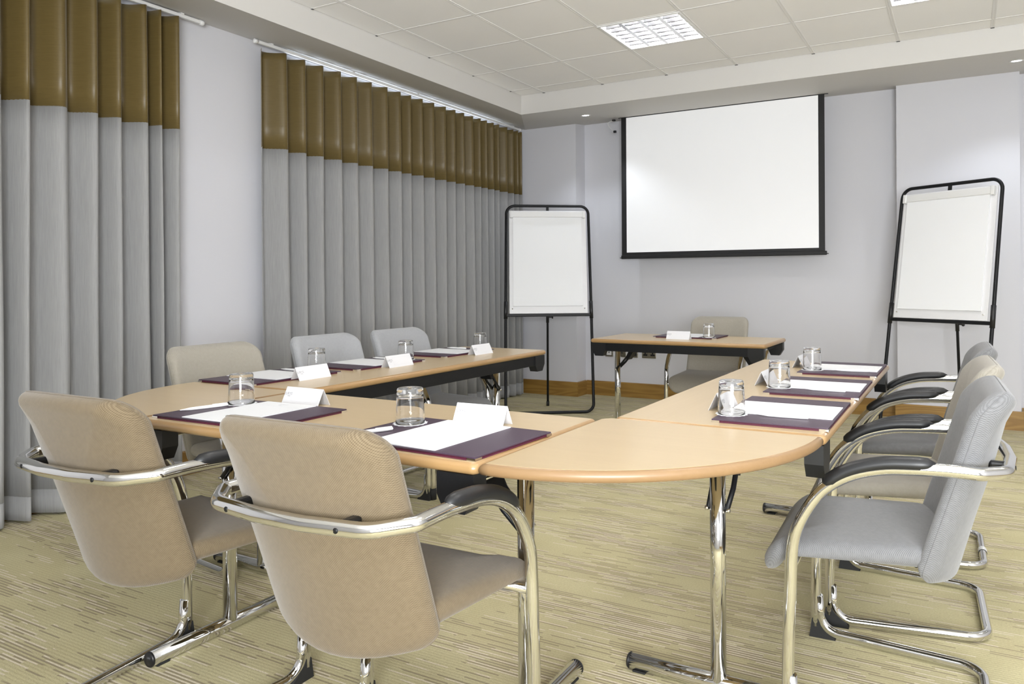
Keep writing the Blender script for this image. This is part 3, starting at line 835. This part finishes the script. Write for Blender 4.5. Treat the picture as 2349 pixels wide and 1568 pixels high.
def make_card():
    t = thing('name_card', '', 'card')
    l, b, h, th = .082, .026, .053, .0007
    m_ = MB()
    for s in (-1, 1):
        m_.prism([(s * b, 0), (s * (b - .0012), 0), (0 - s * .0002, h - .0013), (s * .0002, h)][::s], lambda p, q: (-l, p, q), lambda p, q: (l, p, q))
    m_.build('folded_card', M_CARD, t)
    sl = math.atan2(h, b)
    for s, base in ((1, 0.0), (-1, PI)):
        # face looking towards local -Y (s=1) and its mirror
        def P(u, w):       # u along the card seen from the front, w up the slope
            x = u * s; y = -s * (b - w * math.cos(sl)); return (x, y - s * .0004, w * math.sin(sl))
        for body, sz, u, w in (('JURYS', .0125, -.064, .036), ('INN', .0065, -.060, .0285)):
            o = text(body, sz, M_INK, t, P(u, w), (sl, 0, base))
        fr = MB(); e = .0004
        for ua, ub, wa, wb_ in ((-.044, .074, .047, .0474), (-.044, .074, .012, .0124), (-.044, -.0436, .012, .0474), (.0736, .074, .012, .0474)):
            q = [P(ua, wa), P(ub, wa), P(ub, wb_), P(ua, wb_)]
            q2 = [(p[0], p[1] - s * .0001, p[2]) for p in q]
            fr.add(q + q2, [(0, 1, 2, 3), (7, 6, 5, 4), (0, 4, 5, 1), (1, 5, 6, 2), (2, 6, 7, 3), (3, 7, 4, 0)])
        fr.build('printed_frame', M_INKL, t)
    return t
protos = dict(folder=make_folder(), pad=make_pad(), glass=make_glass(), coaster=make_coaster(), pen=make_pen(), card=make_card())
used = set()
def place(kind, label, x, y, z, rz, group):
    o = protos[kind]
    if kind in used: o = copy_tree(o)
    used.add(kind)
    o.location = (x, y, z); o.rotation_euler = (0, 0, rz); o['label'] = label; o['group'] = group
    return o
# where: (who, folder x, y, facing of the sitter, glass xy, pen ends or None, card xy, card axis angle)
S = [
    ('the tan chair at the far left', 1.222, -3.605, 0.02, (1.066, -3.520), ((1.033, -3.695), (1.066, -3.575)), (1.216, -3.400), .0),
    ('the tan chair nearest the camera', 1.938, -3.612, -.035, (1.768, -3.535), ((1.738, -3.745), (1.789, -3.640)), (1.918, -3.413), .04),
    ('the grey side on chair nearest the camera', 2.632, -2.893, R90 + .01, (2.508, -3.022), ((2.584, -3.022), (2.722, -3.016)), (2.440, -2.865), R90),
    ('the middle chair of the right hand row', 2.636, -2.330, R90 + .01, (2.512, -2.432), ((2.606, -2.464), (2.742, -2.468)), (2.432, -2.290), R90),
    ('the farthest chair of the right hand row', 2.632, -1.730, R90, (2.522, -1.856), ((2.615, -1.867), (2.751, -1.855)), (2.440, -1.660), R90),
    ('the beige chair on the curtain side', .545, -2.975, -R90, (.580, -2.775), ((.436, -2.842), (.574, -2.846)), (.722, -2.932), -R90),
    ('the middle chair on the curtain side', .560, -2.440, -R90 - .02, (.640, -2.268), ((.458, -2.304), (.592, -2.312)), (.742, -2.440), -R90),
    ('the curtain side chair nearest the screen', .556, -1.830, -R90, (.578, -1.556), ((.452, -1.697), (.580, -1.700)), (.755, -1.798), -R90),
    ('the chair behind the front table', 1.392, -.175, PI, (1.565, -.305), None, (1.383, -.395), PI),
]
for who, fx, fy, rz, gl, pen, cd, ca in S:
    place('folder', 'purple desk folder before ' + who, fx, fy, Z0, rz, 'purple desk folders')
    place('pad', 'white paper pad on folder of ' + who, fx + .0 * math.cos(rz), fy, Z0 + FT, rz, 'paper pads on the folders')
    # is the glass over the folder?
    dx, dy = gl[0] - fx, gl[1] - fy
    lx, ly = dx * math.cos(rz) + dy * math.sin(rz), -dx * math.sin(rz) + dy * math.cos(rz)
    on = abs(lx) < FW / 2 + .02 and abs(ly) < FD / 2 + .02
    zg = Z0 + (FT if on else 0)
    place('coaster', 'white paper coaster for ' + who, gl[0], gl[1], zg, 0, 'paper coasters')
    place('glass', 'upturned clear tumbler set for ' + who, gl[0], gl[1], zg + .0009, 0, 'upturned tumblers')
    if pen:
        (ax, ay), (bx, by) = pen
        place('pen', 'white ballpoint pen on the folder of ' + who, (ax + bx) / 2, (ay + by) / 2, Z0 + FT, math.atan2(by - ay, bx - ax) - R90, 'white pens')
    place('card', 'folded white name card set before ' + who, cd[0], cd[1], Z0, ca, 'folded name cards')

# ================================================================== FLIPCHARTS
def flipchart(lab, padlab, x, y, a, ln, rb, H_=1.806, hb=.837, w=.376, wt=.366):
    rz = a - R90
    t = thing('flipchart_easel', lab, 'easel', (x, y, 0), rz, 'flipchart easels')
    # local +Y is the front
    P = lambda lx, z, d=0: Vector((lx, -ln * z + d, z))
    r = .0125
    loop = [P(-w, r), P(w, r), P(w - .002, hb), P(wt, H_), P(-wt, H_), P(-w + .002, hb)]
    MB().tube(fillet(loop, [.07, .07, 0, .075, .075, 0], 8, closed=True), [r] * len(fillet(loop, [.07, .07, 0, .075, .075, 0], 8, closed=True)), 12, closed=True).build('frame', M_BLACKM, t)
    for s in (-1, 1):   # outer sleeve above the crossbar
        MB().tube([P(s * (w - .002), hb - .03), P(s * (w - .004), hb + .12)], .0165, 12).build('sleeve', M_BLACK, t)
    MB().box(-w + .01, w - .01, -.010, .012, -.012, .012, .003).build('tray_bar', M_BLACKM, t)
    tb = t.children[-1]; tb.location = P(0, hb, 0)
    tb.rotation_euler = (math.atan(ln), 0, 0)
    # board
    tilt = math.atan(ln); zc = (hb + .014 + H_ - .045) / 2; hh = (H_ - .045 - hb - .014) / 2 * math.sqrt(1 + ln * ln)
    bo = MB().box(-.342, .342, -.006, .006, -hh, hh, .002).build('whiteboard', M_BOARD, t)
    bo.location = P(0, zc, .004); bo.rotation_euler = (tilt, 0, 0)
    def onb(name, mb_, mat, lx, zz, d, par=t):
        o = mb_.build(name, mat, par); p = P(lx, zc, .004); q = Vector((0, -math.sin(tilt), math.cos(tilt))); n_ = Vector((0, math.cos(tilt), math.sin(tilt)))
        o.location = p + q * zz + n_ * d; o.rotation_euler = (tilt, 0, 0); return o
    onb('clamp_rail', MB().box(-.318, .318, 0, .022, -.026, .026, .005), M_WHITEP, 0, hh - .038, .0105)
    for s in (-1, 1): onb('clamp_end', MB().box(-.012, .012, 0, .028, -.034, .030, .004), M_WHITEP, s * .322, hh - .038, .0110)
    for s in (-1, 1): onb('peg', MB().lathe([(.0001, 0), (.005, 0), (.005, .008), (.0001, .009)], 10, (0, 0, 0), 'y'), M_SILVER, s * .315, -hh + .042, .006)
    onb('hanger', MB().box(-.012, .012, -.006, .006, -.030, .030), M_BLACKM, 0, hh + .016, -.004)
    # rear leg with knob
    MB().tube([P(0, H_ - .06, -.03), Vector((0, -rb, .012))], .010, 10).build('rear_leg', M_BLACKM, t)
    top = P(0, H_ - .06, -.03); foot = Vector((0, -rb, .012)); k = (hb - .03 - foot.z) / (top.z - foot.z); q = foot.lerp(top, k)
    MB().tube([q + (foot - top).normalized() * .05, q - (foot - top).normalized() * .05], .0135, 10).build('leg_sleeve', M_BLACK, t)
    MB().tube([q, q + Vector((-.040, 0, 0))], [.005, .005], 8).build('knob_stem', M_BLACK, t)
    MB().lathe([(.0001, 0), (.012, 0), (.014, -.005), (.012, -.012), (.0001, -.012)], 12, (q.x - .038, q.y, q.z), 'x').build('knob', M_BLACK, t)
    MB().tube([foot - Vector((0, 0, .012)), foot + Vector((0, .004, .03))], .0135, 10).build('rubber_foot', M_RUBBER, t)
    # the pad itself
    ph = hh - .036
    rnd = random.Random(3); nx, nz = 16, 20; vs = []
    for layer in (0, 1):
        for j in range(nz + 1):
            for i in range(nx + 1):
                u, v = -1 + 2 * i / nx, -1 + 2 * j / nz
                d = .004 if layer == 0 else .0165 + .0015 * math.sin(5 * v + 1) * (1 - u * u) + (.006 * max(0, -v - .80) / .2 * max(0, abs(u) - .3))
                vs.append((u * .304 + .004, d, v * (hh - .060)))
    m = nx + 1; half = m * (nz + 1); fs = []
    for j in range(nz):
        for i in range(nx):
            fs.append((j * m + i, j * m + i + 1, (j + 1) * m + i + 1, (j + 1) * m + i)); fs.append((half + j * m + i, half + (j + 1) * m + i, half + (j + 1) * m + i + 1, half + j * m + i + 1))
    for i in range(nx): fs.append((i, half + i, half + i + 1, i + 1)); q_ = nz * m; fs.append((q_ + i, q_ + i + 1, half + q_ + i + 1, half + q_ + i))
    for j in range(nz): fs.append((j * m, (j + 1) * m, half + (j + 1) * m, half + j * m)); e = nx; fs.append((j * m + e, half + j * m + e, half + (j + 1) * m + e, (j + 1) * m + e))
    pad = MB().add(vs, fs, False).build('flipchart_pad', M_PAPER)
    n_ = Vector((0, math.cos(tilt), math.sin(tilt))); q2 = Vector((0, -math.sin(tilt), math.cos(tilt)))
    loc = P(0, zc, .004) + n_ * .0025 + q2 * .004
    pad.matrix_world = Matrix.Translation((x, y, 0)) @ Matrix.Rotation(rz, 4, 'Z') @ Matrix.Translation(loc) @ Matrix.Rotation(tilt, 4, 'X')
    tag(pad, padlab, 'paper', 'blank flipchart pads')
    return t
flipchart('black framed flipchart easel left of the screen', 'blank flipchart pad clamped to the easel left of the screen', -.041, .313, math.radians(-57.0), .178, .422)
flipchart('black framed flipchart easel at the right edge behind the grey chairs', 'blank flipchart pad clamped to the easel at the right edge', 2.868, .478, math.radians(-119.0), .167, .43)
